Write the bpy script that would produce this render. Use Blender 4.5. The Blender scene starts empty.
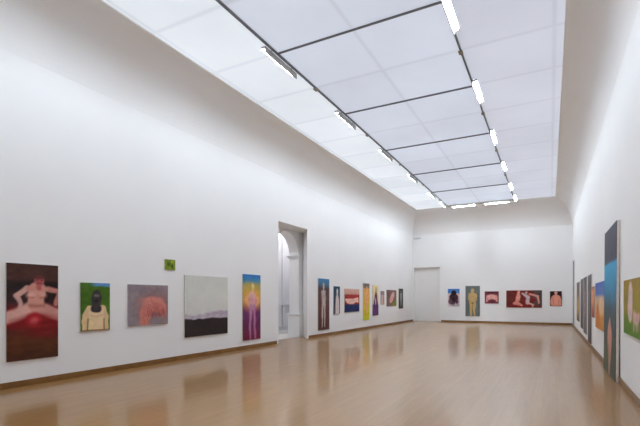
import bpy, bmesh, math
import numpy as np

C = bpy.context.scene.collection
PI = math.pi

# ------------------------------------------------------------------ helpers
def lin(c):
    a = np.array(c, float) / 255.0
    return np.where(a <= 0.04045, a / 12.92, ((a + 0.055) / 1.055) ** 2.4)

def lin4(c):
    l = lin(c)
    return (float(l[0]), float(l[1]), float(l[2]), 1.0)

def new_mat(name):
    m = bpy.data.materials.new(name)
    m.use_nodes = True
    nt = m.node_tree
    return m, nt, nt.nodes['Principled BSDF']

def mat_plain(name, c, rough=0.6, metal=0.0, var=0.03, scale=6.0, spec=0.5):
    m, nt, b = new_mat(name)
    tc = nt.nodes.new('ShaderNodeTexCoord')
    n = nt.nodes.new('ShaderNodeTexNoise'); n.inputs['Scale'].default_value = scale
    n.inputs['Detail'].default_value = 3
    r = nt.nodes.new('ShaderNodeValToRGB')
    l = lin(c)
    lo = np.clip(l * (1 - var), 0, 1); hi = np.clip(l * (1 + var), 0, 1)
    r.color_ramp.elements[0].position = 0.3; r.color_ramp.elements[1].position = 0.7
    r.color_ramp.elements[0].color = (*lo, 1); r.color_ramp.elements[1].color = (*hi, 1)
    nt.links.new(tc.outputs['Object'], n.inputs['Vector'])
    nt.links.new(n.outputs['Fac'], r.inputs['Fac'])
    nt.links.new(r.outputs['Color'], b.inputs['Base Color'])
    b.inputs['Roughness'].default_value = rough
    b.inputs['Metallic'].default_value = metal
    b.inputs['Specular IOR Level'].default_value = spec
    return m

def mat_emit(name, c, strength):
    m, nt, b = new_mat(name)
    b.inputs['Base Color'].default_value = (0.8, 0.8, 0.8, 1)
    b.inputs['Emission Color'].default_value = lin4(c)
    b.inputs['Emission Strength'].default_value = strength
    return m

def box(bm, x0, x1, y0, y1, z0, z1):
    vs = [bm.verts.new(p) for p in ((x0, y0, z0), (x1, y0, z0), (x1, y1, z0), (x0, y1, z0),
                                    (x0, y0, z1), (x1, y0, z1), (x1, y1, z1), (x0, y1, z1))]
    for f in ((3, 2, 1, 0), (4, 5, 6, 7), (0, 1, 5, 4), (1, 2, 6, 5), (2, 3, 7, 6), (3, 0, 4, 7)):
        bm.faces.new([vs[i] for i in f])

def tube_y(bm, x, z, y0, y1, r, n=14):
    rings = []
    for y in (y0, y1):
        rings.append([bm.verts.new((x + r * math.cos(2 * PI * i / n), y, z + r * math.sin(2 * PI * i / n))) for i in range(n)])
    for i in range(n):
        j = (i + 1) % n
        bm.faces.new((rings[0][i], rings[1][i], rings[1][j], rings[0][j]))
    bm.faces.new(rings[0]); bm.faces.new(rings[1][::-1])

def extrude_profile_y(bm, prof, y0, y1):
    a = [bm.verts.new((x, y0, z)) for x, z in prof]
    b = [bm.verts.new((x, y1, z)) for x, z in prof]
    n = len(prof)
    for i in range(n):
        j = (i + 1) % n
        bm.faces.new((a[i], b[i], b[j], a[j]))
    bm.faces.new(a); bm.faces.new(b[::-1])

def obj(name, bm, mat, parent=None, bevel=0.0, smooth=False):
    bmesh.ops.recalc_face_normals(bm, faces=bm.faces)
    me = bpy.data.meshes.new(name)
    bm.to_mesh(me); bm.free()
    me.materials.append(mat)
    o = bpy.data.objects.new(name, me); C.objects.link(o)
    if smooth:
        for p in me.polygons: p.use_smooth = True
    if bevel:
        md = o.modifiers.new('bevel', 'BEVEL'); md.width = bevel; md.segments = 2
        md.limit_method = 'ANGLE'
    if parent: o.parent = parent
    return o

def struct(name, bm, mat, parent=None, **k):
    o = obj(name, bm, mat, parent, **k)
    if parent is None: o['kind'] = 'structure'
    return o

def thing(name, label, cat, loc=(0, 0, 0), rz=0.0, group=None):
    o = bpy.data.objects.new(name, None); C.objects.link(o)
    o.empty_display_size = 0.1
    o.location = loc; o.rotation_euler = (0, 0, rz)
    o['label'] = label; o['category'] = cat
    if group: o['group'] = group
    return o

def dup(root, loc, label, rz=None):
    r = root.copy(); C.objects.link(r); r.location = loc
    r['label'] = label
    if rz is not None: r.rotation_euler = (0, 0, rz)
    for ch in list(root.children):
        c = ch.copy(); C.objects.link(c); c.parent = r
        for g in ch.children:
            d = g.copy(); C.objects.link(d); d.parent = c
    return r

# ------------------------------------------------------------------ room dimensions (metres, eye height 1.6)
XL, XR, YB, YF = -8.45, 1.17, 29.70, -3.0
ZC, ZS = 7.25, 5.95            # luminous ceiling, springing of the cove
CW, CB = 0.87, 2.20            # cove width along the sides / at the far end
TL, TR = -5.57, -1.80          # ceiling rails

# ------------------------------------------------------------------ materials
M_wall = mat_plain('white_wall_paint', (238, 238, 238), 0.75, var=0.012, scale=0.7, spec=0.25)
M_base = mat_plain('brown_baseboard', (128, 88, 40), 0.45, var=0.15, scale=4)
M_door = mat_plain('white_door_paint', (232, 231, 229), 0.5, var=0.01, scale=1.0)
M_arch = mat_plain('pale_arch_plaster', (234, 234, 234), 0.7, var=0.015, scale=1.5)
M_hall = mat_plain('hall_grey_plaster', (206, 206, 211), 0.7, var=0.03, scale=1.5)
M_stone = mat_plain('pale_stone_floor', (205, 200, 196), 0.35, var=0.05, scale=3)
M_rail = mat_plain('dark_grey_metal', (112, 112, 113), 0.5, 0.1, var=0.05)
M_pale = mat_plain('pale_aluminium', (200, 196, 186), 0.45, 0.2, var=0.03)
M_house = mat_plain('fixture_grey_enamel', (172, 172, 170), 0.4, var=0.02)
M_joint = mat_plain('brass_joint', (150, 143, 122), 0.4, 0.1, var=0.05)
M_cap = mat_plain('lamp_cap_grey', (215, 215, 212), 0.4, var=0.02)
M_tube = mat_emit('fluorescent_tube', (226, 239, 250), 455.0)
M_strip = mat_emit('end_bar_tube', (226, 239, 250), 250.0)
M_linen = mat_plain('raw_linen_edge', (196, 190, 180), 0.8, var=0.06, scale=40)
M_vent = mat_plain('vent_grey', (175, 175, 175), 0.6, var=0.03)

def mat_floor():
    m, nt, b = new_mat('oak_strip_floor')
    N = nt.nodes.new; L = nt.links.new
    tc = N('ShaderNodeTexCoord')
    mp = N('ShaderNodeMapping'); mp.inputs['Rotation'].default_value = (0, 0, PI / 2)
    L(tc.outputs['Object'], mp.inputs['Vector'])
    br = N('ShaderNodeTexBrick')
    br.inputs['Scale'].default_value = 1.0
    br.inputs['Brick Width'].default_value = 1.9
    br.inputs['Row Height'].default_value = 0.11
    br.inputs['Mortar Size'].default_value = 0.0016
    br.inputs['Mortar Smooth'].default_value = 0.3
    br.inputs['Bias'].default_value = 0.0
    br.offset = 0.37
    br.inputs['Color1'].default_value = lin4((156, 114, 58))
    br.inputs['Color2'].default_value = lin4((150, 108, 54))
    br.inputs['Mortar'].default_value = lin4((141, 100, 49))
    L(mp.outputs['Vector'], br.inputs['Vector'])
    mp2 = N('ShaderNodeMapping'); mp2.inputs['Scale'].default_value = (9.0, 0.6, 1)
    L(tc.outputs['Object'], mp2.inputs['Vector'])
    n = N('ShaderNodeTexNoise'); n.inputs['Scale'].default_value = 2.0; n.inputs['Detail'].default_value = 6
    L(mp2.outputs['Vector'], n.inputs['Vector'])
    r = N('ShaderNodeValToRGB')
    r.color_ramp.elements[0].position = 0.3; r.color_ramp.elements[0].color = (0.90, 0.88, 0.86, 1)
    r.color_ramp.elements[1].position = 0.7; r.color_ramp.elements[1].color = (1.05, 1.05, 1.05, 1)
    L(n.outputs['Fac'], r.inputs['Fac'])
    mx = N('ShaderNodeMix'); mx.data_type = 'RGBA'; mx.blend_type = 'MULTIPLY'; mx.inputs[0].default_value = 1.0
    L(br.outputs['Color'], mx.inputs[6]); L(r.outputs['Color'], mx.inputs[7])
    L(mx.outputs[2], b.inputs['Base Color'])
    n2 = N('ShaderNodeTexNoise'); n2.inputs['Scale'].default_value = 0.8; n2.inputs['Detail'].default_value = 4
    L(tc.outputs['Object'], n2.inputs['Vector'])
    mr = N('ShaderNodeMapRange'); mr.inputs['To Min'].default_value = 0.10; mr.inputs['To Max'].default_value = 0.15
    L(n2.outputs['Fac'], mr.inputs['Value']); L(mr.outputs['Result'], b.inputs['Coat Roughness'])
    b.inputs['Specular IOR Level'].default_value = 0.35
    b.inputs['Roughness'].default_value = 0.42
    b.inputs['Coat Weight'].default_value = 0.72
    b.inputs['Coat IOR'].default_value = 1.55
    return m
M_floor = mat_floor()

def mat_velum():
    """backlit fabric ceiling: bays a little different in brightness, faint seams"""
    m, nt, b = new_mat('backlit_fabric_ceiling')
    N = nt.nodes.new; L = nt.links.new
    b.inputs['Base Color'].default_value = (0.32, 0.33, 0.34, 1)
    b.inputs['Roughness'].default_value = 0.8
    b.inputs['Specular IOR Level'].default_value = 0.1
    tc = N('ShaderNodeTexCoord'); sp = N('ShaderNodeSeparateXYZ')
    L(tc.outputs['Object'], sp.inputs[0])
    def math_(op, a, bb=None):
        q = N('ShaderNodeMath'); q.operation = op
        for i, v in enumerate((a, bb)):
            if v is None: continue
            if isinstance(v, (int, float)): q.inputs[i].default_value = v
            else: L(v, q.inputs[i])
        return q.outputs[0]
    X, Y = sp.outputs['X'], sp.outputs['Y']
    # bay colours
    inL = math_('LESS_THAN', X, TL)
    inR = math_('GREATER_THAN', X, TR)
    def mix(f, a, c):
        q = N('ShaderNodeMix'); q.data_type = 'RGBA'
        L(f, q.inputs[0])
        if isinstance(a, tuple): q.inputs[6].default_value = a
        else: L(a, q.inputs[6])
        q.inputs[7].default_value = c
        return q.outputs[2]
    col = mix(inL, lin4((205, 213, 230)), lin4((232, 240, 250)))
    col = mix(inR, col, lin4((200, 205, 220)))
    # seams
    def seam(coord, period, off, width):
        a = math_('SUBTRACT', coord, off)
        q = math_('PINGPONG', a, period / 2)
        mr = N('ShaderNodeMapRange'); mr.interpolation_type = 'SMOOTHSTEP'
        L(q, mr.inputs['Value']); mr.inputs['From Min'].default_value = width * .3; mr.inputs['From Max'].default_value = width * 3
        mr.inputs['To Min'].default_value = 1; mr.inputs['To Max'].default_value = 0
        return mr.outputs['Result']
    s1 = seam(Y, 1.865, 8.40, 0.03)
    s2 = seam(X, 1.885, TL, 0.025)
    s = math_('MAXIMUM', s1, s2)
    n = N('ShaderNodeTexNoise'); n.inputs['Scale'].default_value = 0.45; n.inputs['Detail'].default_value = 3
    L(tc.outputs['Object'], n.inputs['Vector'])
    nn = math_('MULTIPLY', math_('SUBTRACT', n.outputs['Fac'], 0.5), 0.22)
    # every panel backlit a little differently
    cell = N('ShaderNodeCombineXYZ')
    L(math_('FLOOR', math_('DIVIDE', math_('SUBTRACT', X, TL), 1.885)), cell.inputs[0])
    L(math_('FLOOR', math_('DIVIDE', math_('SUBTRACT', Y, 8.40), 1.865)), cell.inputs[1])
    wn = N('ShaderNodeTexWhiteNoise'); wn.noise_dimensions = '2D'
    L(cell.outputs[0], wn.inputs['Vector'])
    pv = math_('MULTIPLY', math_('SUBTRACT', wn.outputs['Value'], 0.5), 0.07)
    st = math_('ADD', math_('ADD', 0.72, nn), pv)
    st = math_('SUBTRACT', st, math_('MULTIPLY', s, 0.10))
    L(col, b.inputs['Emission Color']); L(st, b.inputs['Emission Strength'])
    return m
M_velum = mat_velum()

# ------------------------------------------------------------------ floor
XA = -9.13
bm = bmesh.new(); box(bm, XA, XR + 0.35, YF - 0.3, YB + 0.3, -0.15, 0.0)
struct('floor', bm, M_floor)

# ------------------------------------------------------------------ walls (with real openings)
AY0, AY1, AZ = 12.79, 14.84, 4.31                 # opening of the arched passage in the left wall
AB0, AB1, XA = 11.80, 15.66, -9.13                # the reveals splay outwards to the arch plane
def prism_z(bm, poly, z0, z1):
    lo = [bm.verts.new((x, y, z0)) for x, y in poly]; hi = [bm.verts.new((x, y, z1)) for x, y in poly]
    n = len(poly)
    for i in range(n):
        j = (i + 1) % n
        bm.faces.new((lo[i], lo[j], hi[j], hi[i]))
    bm.faces.new(lo[::-1]); bm.faces.new(hi)
bm = bmesh.new()
prism_z(bm, [(XL, YF), (XL, AY0), (XA, AB0), (XA, YF)], 0, ZS)
prism_z(bm, [(XL, AY1), (XL, YB), (XA, YB), (XA, AB1)], 0, ZS)
prism_z(bm, [(XL, AY0), (XL, AY1), (XA, AB1), (XA, AB0)], AZ, ZS)
struct('wall_left', bm, M_wall)

DX0, DX1, DZ = -8.36, -6.58, 3.70                 # door in the far wall
bm = bmesh.new()
for (x0, x1, z0, z1) in ((XA, DX0, 0, ZS), (DX1, XR + 0.35, 0, ZS), (DX0, DX1, DZ, ZS)):
    box(bm, x0, x1, YB, YB + 0.3, z0, z1)
struct('wall_back', bm, M_wall)

RY0, RY1, RZ = 27.25, 29.05, 3.70                 # door in the right wall
bm = bmesh.new()
for (y0, y1, z0, z1) in ((YF, RY0, 0, ZS), (RY1, YB, 0, ZS), (RY0, RY1, RZ, ZS)):
    box(bm, XR, XR + 0.35, y0, y1, z0, z1)
struct('wall_right', bm, M_wall)

bm = bmesh.new(); box(bm, XA, XR + 0.35, YF - 0.3, YF, 0, ZS)
struct('wall_front', bm, M_wall)

# cove: from the vertical wall face round to the horizontal ceiling edge, mitred in the corners
bm = bmesh.new()
loops = []
NT = 20
for k in range(NT + 1):
    t0 = math.radians(13); t = t0 + (PI / 2 - t0) * k / NT
    a = (math.cos(t0) - math.cos(t)) / math.cos(t0); z = ZS + (ZC - ZS) * (math.sin(t) - math.sin(t0)) / (1 - math.sin(t0))
    x0, x1 = XL + CW * a, XR - CW * a
    y0, y1 = YF + CW * a, YB - CB * a
    loops.append([bm.verts.new(p) for p in ((x0, y0, z), (x1, y0, z), (x1, y1, z), (x0, y1, z))])
for k in range(NT):
    for i in range(4):
        j = (i + 1) % 4
        bm.faces.new((loops[k][i], loops[k][j], loops[k + 1][j], loops[k + 1][i]))
# outer skin so the cove has thickness
outer_lo = [bm.verts.new(p) for p in ((XL - .3, YF - .3, ZS), (XR + .3, YF - .3, ZS), (XR + .3, YB + .3, ZS), (XL - .3, YB + .3, ZS))]
outer_hi = [bm.verts.new((v.co.x, v.co.y, ZC + .25)) for v in outer_lo]
inner_hi = [bm.verts.new((v.co.x, v.co.y, ZC + .25)) for v in loops[-1]]
for i in range(4):
    j = (i + 1) % 4
    bm.faces.new((outer_lo[i], outer_lo[j], outer_hi[j], outer_hi[i]))
    bm.faces.new((outer_lo[i], loops[0][i], loops[0][j], outer_lo[j]))
    bm.faces.new((outer_hi[i], outer_hi[j], inner_hi[j], inner_hi[i]))
    bm.faces.new((inner_hi[i], inner_hi[j], loops[-1][j], loops[-1][i]))
cove = struct('trim_1', bm, M_wall)
for i, p in enumerate(cove.data.polygons):
    p.use_smooth = False
cove['label'] = 'deep curved plaster cove between the white walls and the luminous ceiling'

# luminous ceiling
CX0, CX1, CY0, CY1 = XL + CW, XR - CW, YF + CW, YB - CB
bm = bmesh.new(); box(bm, CX0, CX1, CY0, CY1, ZC + 0.03, ZC + 0.06)
struct('ceiling', bm, M_velum)
# slim edge frame of the ceiling
bm = bmesh.new(); e = 0.03
box(bm, CX0, CX0 + e, CY0, CY1, ZC, ZC + 0.03)
box(bm, CX1 - e, CX1, CY0, CY1, ZC, ZC + 0.03)
box(bm, CX0 + e, CX1 - e, CY1 - e, CY1, ZC, ZC + 0.03)
box(bm, CX0 + e, CX1 - e, CY0, CY0 + e, ZC, ZC + 0.03)
struct('trim_2', bm, M_door)

# baseboards
H, T = 0.11, 0.022
bm = bmesh.new(); box(bm, XL, XL + T, YF, 12.66, 0, H); box(bm, XL, XL + T, 14.95, YB, 0, H)
struct('baseboard_left', bm, M_base, bevel=0.004)
bm = bmesh.new(); box(bm, -6.50, XR, YB - T, YB, 0, H)
struct('baseboard_back', bm, M_base, bevel=0.004)
bm = bmesh.new(); box(bm, XR - T, XR, YF, RY0 - 0.06, 0, H); box(bm, XR - T, XR, RY1 + 0.06, YB - T, 0, H)
struct('baseboard_right', bm, M_base, bevel=0.004)

# far-left door: flush white leaf standing back in its reveal
d = thing('door_2', 'tall flush white door set back in the far wall', 'door', ((DX0 + DX1) / 2, YB + 0.24, 0))
d['kind'] = 'structure'
w = (DX1 - DX0) / 2
bm = bmesh.new(); box(bm, -w + .043, w - .043, 0, .05, .008, DZ - .043); obj('door_leaf', bm, M_door, d, bevel=.003)
bm = bmesh.new()
box(bm, -w, -w + .04, -.01, .06, 0, DZ); box(bm, w - .04, w, -.01, .06, 0, DZ); box(bm, -w + .04, w - .04, -.01, .06, DZ - .04, DZ)
obj('door_frame', bm, M_door, d)

# right-wall door near the far corner
d = thing('door_3', 'white door set back in the right wall by the far corner', 'door', (XR + 0.28, (RY0 + RY1) / 2, 0))
d['kind'] = 'structure'
w = (RY1 - RY0) / 2
bm = bmesh.new(); box(bm, 0, .05, -w + .04, w - .04, .008, RZ - .04); obj('door_leaf', bm, M_door, d, bevel=.003)
bm = bmesh.new()
box(bm, -.01, .06, -w, -w + .04, 0, RZ); box(bm, -.01, .06, w - .04, w, 0, RZ); box(bm, -.01, .06, -w + .04, w - .04, RZ - .04, RZ)
obj('door_frame', bm, M_door, d)
M_reveal_shade = mat_plain('reveal_shade_grey', (172, 172, 172), .5, var=.03)  # shade in the door reveal, painted in as added grey boards
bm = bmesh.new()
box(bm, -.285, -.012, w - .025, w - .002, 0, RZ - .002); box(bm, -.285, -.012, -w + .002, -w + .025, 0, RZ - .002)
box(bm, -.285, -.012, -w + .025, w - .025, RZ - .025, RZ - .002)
obj('reveal_shade_panels', bm, M_reveal_shade, d)

# ------------------------------------------------------------------ arched passage behind the opening
PX0, PX1 = -9.59, -9.13
ac, ar, asz = 14.38, 0.96, 3.27
d = thing('door_1', 'white plaster archway deep in the tall opening of the left wall', 'archway', (PX1, ac, 0))
d['kind'] = 'structure'
bm = bmesh.new()
pts = []
NA = 28
prof = [(-2.4, 0), (-ar, 0), (-ar, asz)]
prof += [(-ar * math.cos(PI * i / NA), asz + ar * math.sin(PI * i / NA)) for i in range(1, NA)]
prof += [(ar, asz), (ar, 0), (2.4, 0), (2.4, 5.4), (-2.4, 5.4)]
xs = (PX0 - PX1, 0.0)
# front and back as strips from the arch line up to the top edge
for x in xs:
    box_pts = []
    L = [(-2.4, 0), (-2.4, 5.4), (-ar, 5.4), (-ar, 0)]
    bm.faces.new([bm.verts.new((x, y, z)) for y, z in L])
    L = [(2.4, 0), (2.4, 5.4), (ar, 5.4), (ar, 0)]
    bm.faces.new([bm.verts.new((x, y, z)) for y, z in L])
    for i in range(NA):
        a0, a1 = PI * i / NA, PI * (i + 1) / NA
        y0, z0 = -ar * math.cos(a0), asz + ar * math.sin(a0)
        y1, z1 = -ar * math.cos(a1), asz + ar * math.sin(a1)
        bm.faces.new([bm.verts.new((x, y, z)) for y, z in ((y0, z0), (y1, z1), (y1, 5.4), (y0, 5.4))])
curve = [(-ar, 0)] + [(-ar * math.cos(PI * i / NA), asz + ar * math.sin(PI * i / NA)) for i in range(NA + 1)] + [(ar, 0)]
for (y0, z0), (y1, z1) in zip(curve, curve[1:]):
    bm.faces.new([bm.verts.new(p) for p in ((xs[0], y0, z0), (xs[1], y0, z0), (xs[1], y1, z1), (xs[0], y1, z1))])
bmesh.ops.remove_doubles(bm, verts=bm.verts, dist=1e-5)
obj('arch_wall', bm, M_arch, d)
for s in (-1, 1):
    bm = bmesh.new()
    for (za, zb, q) in ((-.07, 0, .03), (0, .06, .06), (.06, .09, .09)):
        ya, yb = sorted((s * (ar - q), s * (ar + .40)))
        box(bm, xs[0] - q, q, ya, yb, asz + za, asz + zb)
    obj('impost_moulding', bm, M_arch, d)
    bm = bmesh.new()
    ya, yb = sorted((s * (ar - .05), s * (ar + .40)))
    box(bm, xs[0] - .05, .05, ya, yb, 0, .90)
    ya, yb = sorted((s * (ar - .08), s * (ar + .40)))
    box(bm, xs[0] - .08, .08, ya, yb, .90, .95)
    obj('plinth', bm, M_arch, d, bevel=.006)

# hall beyond the arch
HX = -10.75
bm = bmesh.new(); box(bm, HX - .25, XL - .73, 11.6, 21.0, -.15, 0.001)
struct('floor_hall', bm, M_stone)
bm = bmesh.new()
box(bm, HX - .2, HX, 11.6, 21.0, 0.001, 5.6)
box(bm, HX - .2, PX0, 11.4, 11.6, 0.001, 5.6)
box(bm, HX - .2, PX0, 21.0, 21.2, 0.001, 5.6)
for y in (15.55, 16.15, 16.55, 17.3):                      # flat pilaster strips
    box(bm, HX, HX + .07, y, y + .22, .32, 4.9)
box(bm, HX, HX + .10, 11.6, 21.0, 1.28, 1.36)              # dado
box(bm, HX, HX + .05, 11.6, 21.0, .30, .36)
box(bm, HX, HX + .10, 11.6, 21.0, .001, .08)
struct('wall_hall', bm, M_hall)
bm = bmesh.new(); box(bm, HX - .2, XL - .73, 11.4, 21.2, 5.6, 5.7)
struct('ceiling_hall', bm, M_wall)
l = bpy.data.lights.new('hall_fill_light', 'AREA'); l.shape = 'RECTANGLE'; l.size = 0.5; l.size_y = 6.0  # unseen fill light, added to brighten the hall and the arch piers
l.energy = 115; l.color = (1.0, 0.99, 0.98)
lo = bpy.data.objects.new('hall_fill_light', l); C.objects.link(lo); lo.location = (-10.15, 16.3, 5.58)

# ------------------------------------------------------------------ ceiling rails and cross bars
def rail(x, label):
    t = thing('ceiling_rail', label, 'ceiling rail', (x, 0, ZC), 0, 'dark rails along the ceiling')
    bm = bmesh.new(); box(bm, -.018, .018, CY0 + .06, CY1 - .06, -.028, .03)
    obj('rail_channel', bm, M_rail, t, bevel=.006)
    for k in range(5):
        y = 10.25 + 3.73 * k
        bm = bmesh.new(); box(bm, -.05, .05, y - .08, y + .08, -.055, -.028)
        obj('rail_joint', bm, M_joint, t, bevel=.008)
rail(TL, 'dark metal rail running the length of the ceiling, on the left')
rail(TR, 'dark metal rail running the length of the ceiling, on the right')

bars = ['nearest dark metal cross bar in view, between the ceiling rails near the top edge',
        'second cross bar from the camera, dark metal, between the two ceiling rails',
        'third cross bar from the camera, dark metal, halfway down the ceiling',
        'fourth cross bar from the camera, dark metal, between the two ceiling rails',
        'dark metal cross bar nearest to the pale end bar of the ceiling']
for k, lab in enumerate(bars):
    y = 8.40 + 3.73 * k
    bm = bmesh.new(); box(bm, TL + .020, TR - .020, -.013, .013, -.012, .03)
    o = obj('ceiling_cross_bar', bm, M_rail, bevel=.005)
    o.location = (0, y, ZC)
    o['label'] = lab; o['category'] = 'ceiling bar'; o['group'] = 'dark cross bars between the ceiling rails'
bm = bmesh.new(); box(bm, TL + .020, TR - .020, -.03, .03, -.06, .03)
o = obj('ceiling_end_bar', bm, M_pale, bevel=.005); o.location = (0, 27.12, ZC)
o['label'] = 'pale end bar closing the ceiling grid above the far wall'; o['category'] = 'ceiling bar'

# ------------------------------------------------------------------ wall-washer fixtures hung on the rails
FLEN = 1.36
def make_fixture(label, group, skirt=-.098, tube=None):
    """a hooded lamp that throws its light down and towards local +x; the hood keeps it off the ceiling and cove"""
    t = thing('light_fixture', label, 'light fixture', (0, 0, 0), 0, group)
    prof = [(-.035, .045), (.066, .045), (.088, -.013), (.082, -.017), (.060, .036), (-.022, .036), (-.028, skirt), (-.035, skirt)]
    bm = bmesh.new(); extrude_profile_y(bm, prof, 0, FLEN)
    obj('housing', bm, M_house, t)
    bm = bmesh.new(); tube_y(bm, .020, .004, .03, FLEN - .03, .013)
    obj('lamp_tube', bm, tube or M_tube, t)
    for y0, y1 in ((0.0, .03), (FLEN - .03, FLEN)):
        bm = bmesh.new(); box(bm, -.024, .058, y0, y1, -.014, .034)
        obj('end_cap', bm, M_cap, t, bevel=.006)
    for y in (.25, FLEN - .25):
        bm = bmesh.new(); box(bm, -.08, .04, y - .012, y + .012, .045, .056)
        obj('bracket', bm, M_rail, t)
    return t
ordn = ['above the camera', 'just outside the top of the view', 'first one at the top edge of the photo',
        'second one from the top edge of the photo', 'third one from the top edge of the photo',
        'fourth one from the top edge of the photo', 'next to the farthest one', 'farthest one, by the end bar']
FZ = ZC - .085
proto = None
def lamp(p, rz, label, group):
    global proto
    if proto is None:
        proto = make_fixture(label, group); proto.location = p; proto.rotation_euler = (0, 0, rz)
    else:
        r = dup(proto, p, label, rz); r['group'] = group
for side, x in ((-1, TL - .055), (1, TR + .075)):
    words = 'grey lamp on left rail, ' if side < 0 else 'glowing lamp on right rail, '
    grp = 'lamps along the left ceiling rail' if side < 0 else 'lamps along the right ceiling rail'
    for k in range(8):
        y = 7.93 + 3.73 * (k - 2) if k < 7 else 25.70
        # turned half round for the left rail, so its near end becomes its far end
        lamp((x, y + (FLEN if side < 0 else 0), FZ), PI if side < 0 else 0, words + ordn[k], grp)
for x, w_ in ((-3.94, 'left'), (-2.07, 'right')):
    strip = make_fixture('pale lamp along the end bar of the ceiling, the %s one of two' % w_, 'lamps along the end bar', .012, M_strip)
    strip.location = (x, 27.26, FZ); strip.rotation_euler = (0, 0, PI / 2)

# small vent high on the far wall
t = thing('wall_vent', 'small pale vent grille high on the far wall above the door', 'vent', (-8.14, YB, 5.73))
bm = bmesh.new()
for z in (-.05, .035): box(bm, -.24, .24, -.012, -.0005, z, z + .015)
for x in (-.24, -.008, .225): box(bm, x, x + .015, -.012, -.0005, -.035, .035)
obj('vent_frame', bm, M_vent, t)
for z in (-.022, 0, .022):
    bm = bmesh.new(); box(bm, -.225, -.008, -.008, -.0005, z - .006, z + .004); obj('slat', bm, M_vent, t)
    bm = bmesh.new(); box(bm, .007, .225, -.008, -.0005, z - .006, z + .004); obj('slat', bm, M_vent, t)

# ------------------------------------------------------------------ paintings
rng = np.random.default_rng(7)
def smooth_noise(U, V, nu, nv, r):
    g = r.random((nv + 2, nu + 2)) * 2 - 1
    u = np.clip(U, 0, 1) * nu; v = np.clip(V, 0, 1) * nv
    iu = np.minimum(u.astype(int), nu - 1 + 0); iv = np.minimum(v.astype(int), nv - 1 + 0)
    fu = u - iu; fv = v - iv
    fu = fu * fu * (3 - 2 * fu); fv = fv * fv * (3 - 2 * fv)
    return (g[iv, iu] * (1 - fu) * (1 - fv) + g[iv, iu + 1] * fu * (1 - fv)
            + g[iv + 1, iu] * (1 - fu) * fv + g[iv + 1, iu + 1] * fu * fv)

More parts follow.
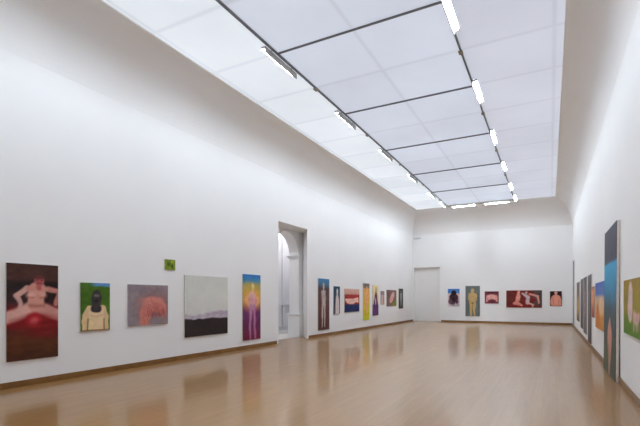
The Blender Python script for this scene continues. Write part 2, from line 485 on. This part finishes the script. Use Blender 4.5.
class Paint:
    """a small brush set: colours per vertex of the canvas, x from 0 (left) to 1, y from 0 (bottom) to 1,
    radii as a fraction of the canvas height"""
    def __init__(s, w, h, seed, cells=96, warp=0.012):
        s.w, s.h = w, h
        n = cells / max(w, h)
        s.nu, s.nv = max(12, int(w * n)), max(12, int(h * n))
        u = np.linspace(0, 1, s.nu + 1); v = np.linspace(0, 1, s.nv + 1)
        s.U0, s.V0 = np.meshgrid(u, v)
        s.r = np.random.default_rng(seed)
        s.asp = w / h
        a = s.asp
        s.U = s.U0 + warp / a * smooth_noise(s.U0, s.V0, max(3, int(10 * a)), 10, s.r)
        s.V = s.V0 + warp * smooth_noise(s.U0, s.V0, max(3, int(10 * a)), 10, s.r)
        s.col = np.zeros(s.U0.shape + (3,))
    def mix(s, m, c):
        m = np.clip(m, 0, 1)[..., None]
        s.col = s.col * (1 - m) + np.array(c, float) * m
    def fill(s, c): s.col[:] = c
    def grad(s, stops):
        vs = [q[0] for q in stops]
        for i in range(3):
            s.col[..., i] = np.interp(s.V, vs, [q[1][i] for q in stops])
    def band(s, v0, v1, c, soft=.01, a=1.0):
        m = np.clip((s.V - v0) / soft + .5, 0, 1) * np.clip((v1 - s.V) / soft + .5, 0, 1)
        s.mix(m * a, c)
    def ell(s, x, y, rx, ry, c, soft=.02, a=1.0, rot=0.0):
        dx = (s.U - x) * s.asp; dy = s.V - y
        if rot:
            cr, sr = math.cos(rot), math.sin(rot)
            dx, dy = dx * cr + dy * sr, -dx * sr + dy * cr
        q = np.sqrt((dx / rx) ** 2 + (dy / ry) ** 2)
        dist = (q - 1) * min(rx, ry)
        s.mix(np.clip(.5 - dist / soft, 0, 1) * a, c)
    def line(s, pts, c, soft=.012, a=1.0):
        """pts: (x, y, radius)"""
        best = np.full(s.U.shape, 9.0)
        for (x0, y0, r0), (x1, y1, r1) in zip(pts, pts[1:]):
            ax, ay = x0 * s.asp, y0; bx, by = x1 * s.asp, y1
            px, py = s.U * s.asp - ax, s.V - ay
            dx, dy = bx - ax, by - ay
            t = np.clip((px * dx + py * dy) / max(dx * dx + dy * dy, 1e-9), 0, 1)
            dd = np.hypot(px - t * dx, py - t * dy) - (r0 + (r1 - r0) * t)
            best = np.minimum(best, dd)
        s.mix(np.clip(.5 - best / soft, 0, 1) * a, c)
    def brush(s, amt=8, nu=6, nv=24):
        n = smooth_noise(s.U0, s.V0, nu, nv, s.r) + .6 * smooth_noise(s.U0, s.V0, nu * 3, nv * 2, s.r)
        tint = 1 + np.array([.25, 0, -.25])
        s.col = s.col + amt * n[..., None] * tint
    # ---- ready figures
    def stander(s, c, x=.5, top=.9, bot=.04, k=1.0, sh=None, arms=True, a=1.0):
        H = top - bot
        f = lambda q: bot + H * q
        W = s.asp
        dx = lambda m: m * H / W
        s.line([(x - dx(.055), f(.50), .050 * H * k), (x - dx(.055), f(.27), .036 * H * k), (x - dx(.06), f(.01), .020 * H * k)], c, a=a)
        s.line([(x + dx(.055), f(.50), .050 * H * k), (x + dx(.055), f(.27), .036 * H * k), (x + dx(.06), f(.01), .020 * H * k)], c, a=a)
        s.line([(x, f(.52), .085 * H * k), (x, f(.64), .070 * H * k), (x, f(.76), .088 * H * k)], c, a=a)
        s.line([(x - dx(.085), f(.79), .030 * H * k), (x + dx(.085), f(.79), .030 * H * k)], c, a=a)
        if arms:
            for q in (-1, 1):
                s.line([(x + q * dx(.115), f(.79), .030 * H * k), (x + q * dx(.15), f(.62), .024 * H * k), (x + q * dx(.12), f(.47), .017 * H * k)], c, a=a)
        s.line([(x, f(.80), .028 * H * k), (x, f(.87), .028 * H * k)], c, a=a)
        s.ell(x, f(.92), .052 * H * k, .072 * H * k, c, a=a)
        if sh:
            s.line([(x, f(.48), .008 * H), (x, f(.05), .006 * H)], sh, .02, .6 * a)
            s.ell(x, f(.70), .05 * H, .02 * H, sh, .04, .35 * a)
            for q in (-1, 1):
                s.ell(x + q * dx(.02), f(.925), .010 * H, .008 * H, sh, .015, .6 * a)

BRIGHT = 1.03
def mat_paint(name, rough):
    m, nt, b = new_mat(name)
    at = nt.nodes.new('ShaderNodeAttribute'); at.attribute_name = 'pigment'
    tc = nt.nodes.new('ShaderNodeTexCoord')
    n = nt.nodes.new('ShaderNodeTexNoise'); n.inputs['Scale'].default_value = 35
    bp = nt.nodes.new('ShaderNodeBump'); bp.inputs['Strength'].default_value = .06; bp.inputs['Distance'].default_value = .01
    nt.links.new(tc.outputs['Object'], n.inputs['Vector'])
    nt.links.new(n.outputs['Fac'], bp.inputs['Height'])
    nt.links.new(bp.outputs['Normal'], b.inputs['Normal'])
    nt.links.new(at.outputs['Color'], b.inputs['Base Color'])
    b.inputs['Roughness'].default_value = rough
    b.inputs['Specular IOR Level'].default_value = .25
    return m
M_paint = mat_paint('oil_paint_on_canvas', .6)

def hang(p, wall, along, z0, label, depth=.035, off=.0, group=None, edge=None):
    """along: centre of the painting along its wall; front of the canvas faces the room"""
    w, h = p.w, p.h
    if wall == 'left': loc, rz = (XL + .001 + off, along * 1.006, 1.6 + (z0 - 1.6) * 1.006), PI / 2
    elif wall == 'right': loc, rz = (XR - .001 - off, along, z0), -PI / 2
    else: loc, rz = (along, YB - .001 - off, z0), 0.0
    t = thing('painted_picture', label, 'painting', loc, rz, group)
    # stretcher of four bars behind the canvas
    bm = bmesh.new(); e = .045; q = .001; d0, d1 = -(depth - .006), 0.0
    box(bm, -w / 2 + q, -w / 2 + e, d0, d1, q, h - q); box(bm, w / 2 - e, w / 2 - q, d0, d1, q, h - q)
    box(bm, -w / 2 + e, w / 2 - e, d0, d1, q, e); box(bm, -w / 2 + e, w / 2 - e, d0, d1, h - e, h - q)
    obj('stretcher', bm, edge or M_linen, t)
    # canvas: gridded front, border folded back over the stretcher
    nu, nv = p.nu, p.nv
    lin_c = np.clip(lin(np.clip(p.col, 0, 255)) * BRIGHT, 0, .92)
    verts, cols = [], []
    for j in range(nv + 1):
        for i in range(nu + 1):
            verts.append((p.U0[j, i] * w - w / 2, -depth, p.V0[j, i] * h)); cols.append(lin_c[j, i])
    faces = []
    R = nu + 1
    for j in range(nv):
        for i in range(nu):
            a = j * R + i; faces.append((a, a + 1, a + 1 + R, a + R))
    ring = [i for i in range(nu + 1)] + [j * R + nu for j in range(1, nv + 1)] + [nv * R + i for i in range(nu - 1, -1, -1)] + [j * R for j in range(nv - 1, 0, -1)]
    base = len(verts)
    for a in ring:
        x, y, z = verts[a]; verts.append((x, -(depth - .009), z)); cols.append(cols[a])
    for k in range(len(ring)):
        k2 = (k + 1) % len(ring)
        faces.append((ring[k2], ring[k], base + k, base + k2))
    me = bpy.data.meshes.new('canvas'); me.from_pydata(verts, [], faces)
    at = me.color_attributes.new('pigment', 'FLOAT_COLOR', 'POINT')
    arr = np.ones((len(verts), 4)); arr[:, :3] = np.array(cols)
    at.data.foreach_set('color', arr.ravel())
    me.materials.append(M_paint); me.update()
    o = bpy.data.objects.new('canvas', me); C.objects.link(o); o.parent = t
    return t

GL, GB, GR = 'paintings on the left wall', 'paintings on the far wall', 'paintings on the right wall'

# ---- left wall, from the camera to the far corner
p = Paint(.90, 1.75, 1)
p.grad([(0, (70, 36, 18)), (.16, (88, 46, 20)), (.30, (84, 34, 18)), (.36, (120, 16, 20)), (.50, (138, 20, 26)), (.60, (44, 20, 22)), (.80, (34, 20, 20)), (.84, (74, 42, 36)), (1, (66, 40, 32))])
p.ell(.75, .30, .2, .07, (128, 16, 20), .08, .7)
p.line([(.45, .54, .060), (.20, .48, .062), (-.04, .43, .062)], (212, 162, 150), .03)
p.line([(.62, .54, .060), (.85, .49, .062), (1.06, .45, .062)], (202, 142, 132), .03)
p.line([(.06, .40, .012), (.40, .47, .012)], (150, 60, 56), .05, .6); p.line([(.62, .47, .012), (.98, .42, .012)], (150, 50, 48), .05, .6)
p.line([(.38, .745, .026), (.18, .67, .030), (.25, .58, .024), (.22, .53, .020)], (204, 160, 150), .015)
p.line([(.80, .745, .026), (1.0, .72, .026)], (190, 124, 114), .015); p.line([(1.0, .70, .02), (.96, .58, .028)], (184, 116, 108), .015)
p.line([(.55, .58, .080), (.56, .66, .078), (.58, .72, .088)], (206, 146, 132), .02)
p.line([(.40, .745, .022), (.76, .745, .022)], (200, 138, 126), .02)
p.ell(.44, .68, .040, .030, (226, 174, 158), .03, .8); p.ell(.69, .68, .040, .030, (220, 162, 148), .03, .8)
p.line([(.36, .652, .006), (.50, .645, .006)], (150, 74, 66), .02, .7); p.line([(.62, .645, .006), (.77, .652, .006)], (150, 74, 66), .02, .7)
p.line([(.60, .75, .026), (.61, .80, .028)], (176, 92, 86), .02)
p.ell(.61, .825, .050, .056, (176, 88, 86), .015)
p.ell(.60, .868, .062, .026, (88, 40, 40), .02, .9)
p.ell(.56, .83, .010, .006, (70, 26, 28), .01, .8); p.ell(.66, .83, .010, .006, (70, 26, 28), .01, .8)
p.line([(.57, .795, .004), (.65, .795, .004)], (110, 30, 34), .01, .8)
p.line([(.45, .56, .012), (.70, .56, .012)], (120, 50, 44), .03, .5)
p.ell(.50, .42, .075, .075, (168, 26, 34), .04)
p.ell(.50, .40, .038, .042, (206, 92, 92), .04, .8)
p.band(.335, .375, (120, 12, 16), .05, .6)
p.brush(6, 5, 26)
hang(p, 'left', 4.55, .48, 'tall dark brown and red painting of a pink seated figure, nearest on the left wall', group=GL)

p = Paint(.66, 1.00, 2)
p.fill((70, 106, 24)); p.band(.93, 1.1, (86, 140, 196), .03)
p.ell(.1, .97, .2, .06, (70, 112, 30), .05); p.ell(.2, .5, .16, .4, (66, 100, 22), .1, .6)
p.line([(.30, .46, .07), (.16, .30, .075), (.13, .02, .06)], (222, 190, 146), .02)
p.line([(.74, .46, .07), (.84, .30, .07), (.86, .04, .06)], (218, 186, 142), .02)
p.line([(.40, .40, .10), (.66, .40, .10)], (226, 196, 152), .02)
p.line([(.52, .05, .19), (.52, .36, .16)], (230, 202, 160), .02)
p.line([(.24, .25, .012), (.22, .02, .016)], (104, 92, 40), .02, .8); p.line([(.78, .25, .012), (.80, .02, .016)], (96, 88, 40), .02, .8)
p.line([(.30, .33, .008), (.52, .29, .008), (.74, .33, .008)], (196, 138, 112), .02, .6)
p.ell(.52, .46, .12, .08, (54, 44, 48), .02)
p.ell(.53, .66, .115, .20, (58, 50, 52), .02)
p.ell(.52, .73, .06, .035, (110, 100, 98), .03); p.ell(.52, .62, .05, .02, (40, 30, 32), .02)
p.band(-.1, .02, (96, 60, 30), .02, .6)
p.brush(6, 6, 12)
hang(p, 'left', 5.78, .92, 'green painting of a pale bare-shouldered figure in a dark hood', group=GL)

p = Paint(1.15, .95, 3)
p.fill((142, 130, 136)); p.ell(.62, .45, .50, .44, (152, 104, 102), .3, .8)
p.ell(.5, .85, .6, .1, (134, 120, 126), .1, .6)
p.line([(.40, .06, .16), (.42, .34, .18), (.52, .52, .19), (.74, .50, .18), (.86, .40, .14), (.88, .26, .07)], (200, 122, 112), .06)
p.ell(.56, .60, .34, .10, (212, 142, 130), .10, .7); p.ell(.84, .44, .10, .12, (206, 134, 124), .06, .8)
p.ell(.70, .06, .24, .13, (138, 126, 131), .06)
for q in range(9):
    x = .46 + .05 * q
    p.line([(x, .34 + .02 * (q % 3), .010), (x + .03, .20 + .04 * (q % 2), .008)], (150, 50, 48), .025, .75)
for q in range(7):
    p.line([(.55 + .05 * q, .66 - .03 * q, .006), (.64 + .045 * q, .38 - .015 * q, .014)], (164, 72, 68), .035, .55)
for q in range(5):
    p.line([(.34 + .05 * q, .30 + .07 * q, .006), (.40 + .06 * q, .24 + .07 * q, .008)], (180, 92, 84), .03, .5)
p.line([(.40, .20, .012), (.44, .05, .012)], (236, 150, 96), .02, .7)
p.brush(6, 10, 12)
hang(p, 'left', 7.14, .965, 'grey painting of a pink curled-up form, third big canvas from the left', group=GL)

p = Paint(.33, .26, 4, cells=40)
p.fill((124, 144, 26)); p.ell(.35, .55, .25, .22, (70, 98, 24), .15); p.ell(.70, .35, .16, .2, (58, 82, 20), .12); p.ell(.7, .8, .2, .12, (158, 172, 40), .1)
p.brush(14, 6, 6)
hang(p, 'left', 7.795, 2.30, 'very small olive green painting hung high above the others', depth=.025, group=GL)

p = Paint(1.70, 1.64, 5)
p.grad([(0, (46, 36, 36)), (.275, (50, 40, 42)), (.29, (176, 166, 178)), (.33, (196, 190, 196)), (.37, (212, 212, 208)), (.7, (214, 215, 207)), (1, (206, 207, 200))])
p.line([(.0, .32, .03), (.3, .315, .03), (.5, .34, .035), (.75, .355, .045), (1.02, .35, .055)], (196, 184, 196), .06, .9)
p.line([(.5, .33, .014), (.72, .36, .022), (1.0, .37, .026)], (174, 152, 174), .06, .75)
p.line([(.0, .36, .004), (.06, .325, .004), (.2, .322, .003), (.38, .33, .003), (.48, .375, .005), (.55, .345, .004), (.64, .385, .005), (.74, .372, .004), (.84, .405, .005), (.95, .385, .005), (1, .40, .004)], (132, 114, 142), .016, .55)
for q in range(12):
    x = .04 + .083 * q
    p.line([(x, .30, .004), (x + .05, .315 + .012 * (q % 4) + .03 * x, .006)], (150, 132, 158) if q % 2 else (222, 216, 220), .025, .5)
p.band(-.1, .282, (46, 36, 36), .012)
p.line([(.05, .98, .01), (.06, .4, .012)], (198, 200, 196), .05, .6)
p.brush(3, 8, 8)
hang(p, 'left', 9.12, .57, 'square landscape painting, white sky over a black ground', group=GL)

p = Paint(.92, 2.08, 6)
p.grad([(0, (122, 30, 62)), (.22, (104, 38, 80)), (.42, (112, 48, 98)), (.50, (146, 74, 92)), (.58, (196, 132, 70)), (.74, (206, 166, 66)), (.84, (182, 160, 88)), (.90, (76, 138, 178)), (1, (32, 112, 194))])
p.ell(.52, .60, .21, .13, (232, 172, 100), .14, .85)
p.ell(.53, .60, .165, .095, (244, 196, 140), .05, .9); p.ell(.53, .60, .125, .075, (206, 140, 120), .05, .9)
p.line([(.53, .52, .070), (.53, .60, .062), (.53, .67, .078)], (222, 174, 172), .04)
p.line([(.54, .72, .018), (.54, .79, .018)], (230, 192, 138), .03); p.ell(.54, .82, .036, .042, (228, 206, 140), .03)
p.line([(.43, .50, .042), (.41, .28, .026), (.40, .02, .018)], (186, 126, 164), .04); p.line([(.63, .50, .042), (.65, .28, .026), (.68, .02, .018)], (184, 122, 160), .04)
p.line([(.53, .44, .010), (.53, .06, .014)], (126, 52, 98), .04, .7)
p.ell(.53, .60, .06, .04, (206, 130, 160), .05, .6)
p.brush(5, 5, 24)
hang(p, 'left', 11.14, .275, 'tall blue, orange and magenta painting of a glowing figure, left of the archway', group=GL)

p = Paint(1.00, 2.15, 7)
p.grad([(0, (84, 46, 42)), (.5, (98, 60, 54)), (.80, (88, 62, 60)), (.88, (70, 110, 140)), (1, (58, 124, 176))])
p.stander((186, 176, 172), .47, .93, .05, .88, (120, 96, 92), arms=False); p.line([(.33, .76, .02), (.30, .60, .02), (.36, .46, .016)], (166, 150, 146), .02); p.line([(.61, .76, .02), (.64, .60, .02), (.58, .46, .016)], (166, 150, 146), .02)
p.brush(6, 5, 20)
hang(p, 'left', 16.10, .27, 'tall brown painting with a blue top and a pale standing figure, right of the archway', group=GL)

p = Paint(.62, 1.23, 8)
p.grad([(0, (72, 66, 80)), (.6, (48, 60, 82)), (1, (40, 66, 88))])
p.line([(.56, .0, .15), (.56, .30, .15), (.56, .56, .12)], (218, 206, 202), .03)
p.line([(.56, .6, .06), (.56, .74, .06)], (212, 200, 196), .03); p.ell(.56, .82, .07, .10, (206, 206, 206), .03)
p.line([(.56, .4, .01), (.56, .05, .01)], (190, 168, 166), .04, .6)
p.brush(5, 4, 12)
hang(p, 'left', 17.35, .895, 'narrow dark blue painting with a pale pink column-like figure', group=GL)

p = Paint(1.74, 1.11, 9)
p.grad([(0, (16, 36, 84)), (.30, (24, 46, 100)), (.34, (150, 28, 34)), (.62, (168, 36, 36)), (.72, (156, 36, 38)), (.78, (206, 160, 148)), (1, (220, 186, 172))])
for q in range(7): p.band(.80 + .03 * q, .812 + .03 * q, (206, 140, 128), .01, .5)
p.line([(.06, .53, .05), (.30, .48, .09), (.55, .46, .11), (.80, .52, .10), (.92, .44, .05)], (238, 198, 182), .03)
p.ell(.88, .56, .08, .08, (238, 196, 180), .03); p.line([(.10, .43, .03), (.34, .38, .045), (.6, .36, .03)], (232, 182, 168), .03)
p.line([(.3, .46, .012), (.6, .50, .012)], (190, 80, 76), .03, .6)
p.brush(5, 8, 12)
hang(p, 'left', 19.05, .935, 'red and navy painting of a reclining pink figure, widest after the archway', group=GL)

p = Paint(.86, 1.89, 10)
p.grad([(0, (196, 196, 24)), (.25, (208, 196, 36)), (.5, (222, 176, 70)), (.85, (222, 164, 92)), (.90, (128, 112, 100)), (1, (108, 98, 94))])
p.stander((238, 174, 112), .56, .93, .12, 1.15, (204, 130, 66))
p.brush(6, 4, 20)
hang(p, 'left', 20.86, .47, 'tall yellow painting with an orange standing figure and grey top', group=GL)

p = Paint(.85, 1.64, 11)
p.grad([(0, (96, 50, 108)), (.33, (92, 44, 104)), (.38, (216, 188, 150)), (.7, (232, 212, 158)), (1, (238, 218, 160))])
p.ell(.5, .40, .18, .14, (76, 32, 88), .04); p.line([(.52, .45, .14), (.53, .62, .11), (.54, .80, .035), (.54, .92, .02)], (84, 36, 92), .03)
p.ell(.48, .46, .055, .12, (214, 184, 204), .05)
p.brush(5, 4, 16)
hang(p, 'left', 22.20, .66, 'pale yellow painting with a purple bottle-shaped figure', group=GL)

p = Paint(.58, .78, 12, cells=60)
p.fill((204, 170, 166)); p.band(.7, 1.1, (150, 130, 138), .1); p.line([(.35, .1, .06), (.35, .7, .06)], (226, 194, 188), .05); p.line([(.66, .1, .05), (.66, .7, .06)], (150, 120, 128), .08, .7)
p.brush(6, 5, 8)
hang(p, 'left', 23.32, 1.22, 'small pinkish painting with soft vertical strokes', group=GL)

p = Paint(1.78, .96, 13, cells=80)
p.fill((132, 98, 96)); p.ell(.8, .12, .5, .22, (128, 134, 52), .12); p.ell(.15, .8, .3, .3, (112, 78, 80), .2)
p.ell(.52, .52, .50, .24, (220, 170, 160), .05, 1, .55); p.ell(.66, .72, .2, .15, (226, 182, 172), .05)
p.line([(.36, .3, .02), (.62, .6, .02)], (184, 116, 108), .05, .6)
p.brush(6, 8, 8)
hang(p, 'left', 24.90, 1.12, 'mauve and green painting with a slanting pink oval form', group=GL)

p = Paint(.86, 1.27, 14, cells=60)
p.fill((46, 52, 52)); p.stander((156, 160, 156), .5, .9, .1, 1.2, (80, 84, 84)); p.brush(6, 5, 10)
hang(p, 'left', 26.73, .93, 'nearly black painting of a grey figure, last on the left wall', group=GL)

# ---- far wall, left to right
p = Paint(.76, 1.20, 15, cells=70)
p.grad([(0, (216, 210, 212)), (.2, (206, 186, 190)), (.66, (222, 196, 194)), (.72, (216, 190, 190)), (.78, (70, 130, 196)), (1, (52, 116, 190))])
p.ell(.5, .50, .24, .26, (64, 34, 46), .05); p.ell(.5, .28, .26, .18, (76, 52, 66), .06); p.ell(.22, .34, .09, .14, (96, 66, 84), .06)
p.ell(.5, .76, .14, .16, (34, 28, 40), .04); p.ell(.48, .42, .10, .12, (38, 16, 24), .06)
p.ell(.62, .10, .2, .06, (150, 136, 142), .06); p.line([(.66, .2, .02), (.7, .06, .03)], (206, 200, 204), .04)
p.brush(7, 6, 10)
hang(p, 'back', -5.67, 1.01, 'small painting of a dark figure against a bright blue band', group=GB)

p = Paint(.90, 1.98, 16, cells=90)
p.fill((104, 112, 110)); p.stander((200, 168, 112), .5, .92, -.02, 1.1, (160, 112, 62), arms=False); p.line([(.30, .72, .035), (.26, .56, .03), (.40, .44, .025)], (196, 162, 106), .02); p.line([(.70, .72, .035), (.74, .56, .03), (.60, .44, .025)], (196, 162, 106), .02); p.ell(.5, .43, .03, .03, (120, 70, 44), .05, .7)
p.brush(5, 5, 18)
hang(p, 'back', -4.465, .41, 'tall grey painting of an ochre standing figure', group=GB)

p = Paint(.84, .78, 17, cells=60)
p.fill((116, 50, 60)); p.ell(.5, .50, .40, .26, (228, 168, 160), .08); p.line([(.15, .2, .07), (.2, .6, .09)], (216, 152, 146), .05); p.line([(.86, .2, .07), (.82, .6, .09)], (216, 152, 146), .05)
p.ell(.5, .18, .24, .18, (108, 42, 58), .06); p.band(.84, 1.1, (96, 36, 46), .1); p.ell(.3, .6, .08, .05, (240, 200, 190), .06)
p.brush(8, 6, 7)
hang(p, 'back', -3.30, 1.245, 'small maroon painting with a pink arched form', group=GB)

p = Paint(2.01, 1.07, 18, cells=110)
p.fill((112, 30, 26)); p.ell(.95, .5, .4, .8, (78, 66, 62), .12); p.ell(.08, .6, .3, .7, (96, 32, 26), .2)
p.band(.0, .12, (136, 24, 24), .12, .7)
p.line([(.36, .95, .05), (.34, .62, .12), (.30, .30, .09), (.44, .12, .05)], (222, 150, 132), .04)
p.line([(.36, .45, .07), (.22, .24, .06), (.40, .16, .05)], (214, 132, 116), .04)
p.line([(.46, .82, .05), (.62, .60, .10), (.60, .28, .10)], (196, 176, 180), .05)
p.line([(.66, .78, .05), (.88, .66, .06), (.92, .26, .045)], (222, 150, 136), .04); p.line([(.60, .28, .06), (.76, .16, .05), (.74, .02, .03)], (222, 170, 160), .04)
p.ell(.57, .86, .07, .09, (190, 160, 160), .04); p.ell(.36, .92, .06, .09, (226, 158, 142), .04)
p.ell(.76, .44, .14, .12, (120, 24, 26), .08)
p.line([(.44, .34, .02), (.56, .50, .03)], (130, 40, 40), .05, .8)
p.brush(8, 12, 10)
hang(p, 'back', -1.435, 1.005, 'wide dark red painting of two tangled pink figures', group=GB)

p = Paint(.63, .90, 19, cells=60)
p.fill((44, 18, 22)); p.line([(.5, .10, .24), (.5, .52, .26)], (224, 150, 130), .05); p.line([(.24, .58, .09), (.14, .36, .08), (.16, .05, .06)], (216, 140, 122), .03); p.line([(.76, .58, .09), (.86, .36, .08), (.86, .05, .06)], (216, 140, 122), .03)
p.line([(.5, .65, .06), (.5, .82, .06)], (220, 150, 132), .03); p.ell(.5, .9, .10, .09, (226, 166, 148), .03); p.line([(.3, .1, .012), (.32, .4, .01)], (150, 70, 64), .03, .6); p.line([(.72, .1, .012), (.7, .4, .01)], (150, 70, 64), .03, .6)
p.brush(6, 5, 7)
hang(p, 'back', .31, 1.11, 'small dark painting of a pink bare back, rightmost on the far wall', group=GB)

# ---- right wall, from the camera to the far corner
p = Paint(2.30, .90, 20, cells=110)
p.grad([(0, (86, 128, 26)), (.25, (104, 134, 30)), (.45, (150, 134, 36)), (1, (156, 128, 34))])
p.line([(.32, .74, .22), (.30, .50, .27)], (212, 182, 178), .07); p.ell(.34, .62, .10, .20, (224, 202, 198), .12, .7)
p.line([(.46, .34, .11), (.58, .30, .10), (.64, .36, .07)], (208, 164, 156), .06)
for q in range(4): p.line([(.46 + .05 * q, .28, .03), (.44 + .055 * q, .10 + .03 * (q % 2), .022)], (214, 172, 164), .03)
p.line([(.44, .66, .02), (.42, .30, .03)], (168, 118, 112), .08, .5)
p.line([(.84, .6, .12), (.92, .4, .08)], (216, 176, 168), .06)
p.brush(7, 10, 8)
hang(p, 'right', 9.16 - 1.15, 1.0, 'olive green painting with a pale pink form, nearest on the right wall', group=GR)

p = Paint(2.00, 3.07, 21, cells=120)
p.grad([(0, (78, 84, 66)), (.25, (72, 80, 72)), (.45, (62, 84, 96)), (.56, (54, 134, 172)), (.75, (54, 164, 210)), (.765, (62, 66, 88)), (.80, (56, 58, 76)), (1, (66, 66, 82))])
p.line([(.50, .0, .025), (.53, .14, .085), (.54, .25, .115), (.54, .33, .06)], (206, 148, 128), .03); p.line([(.48, .05, .012), (.52, .2, .01)], (232, 190, 168), .03, .6)
p.ell(.2, .1, .2, .1, (88, 96, 60), .1, .6)
p.brush(5, 8, 20)
M_side = mat_plain('bare_panel_edge', (216, 209, 199), .7, var=.08, scale=8)
tall = hang(p, 'right', 9.87 + 1.0, .001, 'very tall dark and blue panel standing on the floor against the right wall', depth=.055, off=.024, group=GR, edge=M_side)
tall.rotation_euler = (-.0072, 0, -PI / 2)        # stands clear of the baseboard and leans on the wall

p = Paint(2.20, 1.22, 22, cells=80)
p.grad([(0, (196, 128, 44)), (.25, (206, 140, 60)), (.55, (212, 178, 138)), (.68, (190, 164, 150)), (.74, (90, 120, 186)), (1, (78, 106, 182))])
p.ell(.3, .25, .25, .3, (204, 112, 40), .12); p.ell(.7, .5, .4, .2, (220, 186, 150), .1)
p.brush(6, 8, 8)
hang(p, 'right', 14.48 - 1.10, .79, 'blue, beige and orange painting beyond the tall standing panel', group=GR)

p = Paint(.90, .92, 23, cells=50)
p.grad([(0, (140, 64, 54)), (.25, (176, 96, 72)), (.5, (218, 142, 98)), (.85, (214, 140, 100)), (1, (150, 110, 110))]); p.brush(6, 5, 6)
hang(p, 'right', 15.33, 1.02, 'small salmon orange painting between a grey canvas and the blue and orange one', group=GR)

p = Paint(1.20, 2.20, 24, cells=70)
p.grad([(0, (70, 66, 70)), (.5, (88, 74, 74)), (.8, (96, 92, 94)), (1, (104, 102, 104))]); p.stander((124, 112, 112), .5, .9, .1, 1.1, (70, 60, 62)); p.brush(6, 5, 16)
hang(p, 'right', 16.62, .15, 'tall dark grey painting, nearest of the grey row on the right wall', group=GR)

p = Paint(1.50, 2.06, 25, cells=70)
p.grad([(0, (100, 90, 92)), (.5, (118, 106, 112)), (1, (102, 100, 104))]); p.stander((150, 138, 144), .5, .9, .1, 1.0, (84, 76, 80)); p.brush(6, 5, 14)
hang(p, 'right', 18.70, .30, 'tall mauve grey painting, second of the grey row on the right wall', group=GR)

p = Paint(1.28, 1.98, 26, cells=70)
p.grad([(0, (72, 62, 66)), (.5, (84, 76, 80)), (1, (94, 94, 98))]); p.stander((118, 106, 110), .5, .9, .1, 1.0, (60, 54, 58)); p.brush(6, 5, 14)
hang(p, 'right', 20.55, .38, 'tall charcoal painting, third of the grey row on the right wall', group=GR)

p = Paint(1.90, 1.78, 27, cells=70)
p.grad([(0, (112, 96, 72)), (.4, (150, 122, 80)), (.7, (122, 102, 98)), (1, (110, 98, 100))]); p.ell(.6, .4, .3, .25, (186, 154, 106), .15); p.brush(6, 5, 10)
hang(p, 'right', 23.20, .54, 'brown and tan painting, last before the door in the right wall', group=GR)

# ------------------------------------------------------------------ world, camera, colour management
w = bpy.data.worlds.new('World'); bpy.context.scene.world = w; w.use_nodes = True
w.node_tree.nodes['Background'].inputs[0].default_value = (.6, .65, .7, 1)
w.node_tree.nodes['Background'].inputs[1].default_value = .3

cam = bpy.data.cameras.new('camera'); co = bpy.data.objects.new('camera', cam); C.objects.link(co)
co.location = (0, 0, 1.6)
co.rotation_euler = (PI / 2, 0, math.radians(27.976))
cam.sensor_width = 36; cam.lens = 433 / 640 * 36
cam.shift_y = 85 / 640
cam.clip_start = 0.05; cam.clip_end = 200
sc = bpy.context.scene
sc.camera = co
sc.view_settings.view_transform = 'Standard'
sc.view_settings.look = 'None'
sc.view_settings.gamma = 1
sc.view_settings.exposure = 0.16
sc.view_settings.use_curve_mapping = False
sc.cycles.max_bounces = 12
sc.cycles.diffuse_bounces = 8
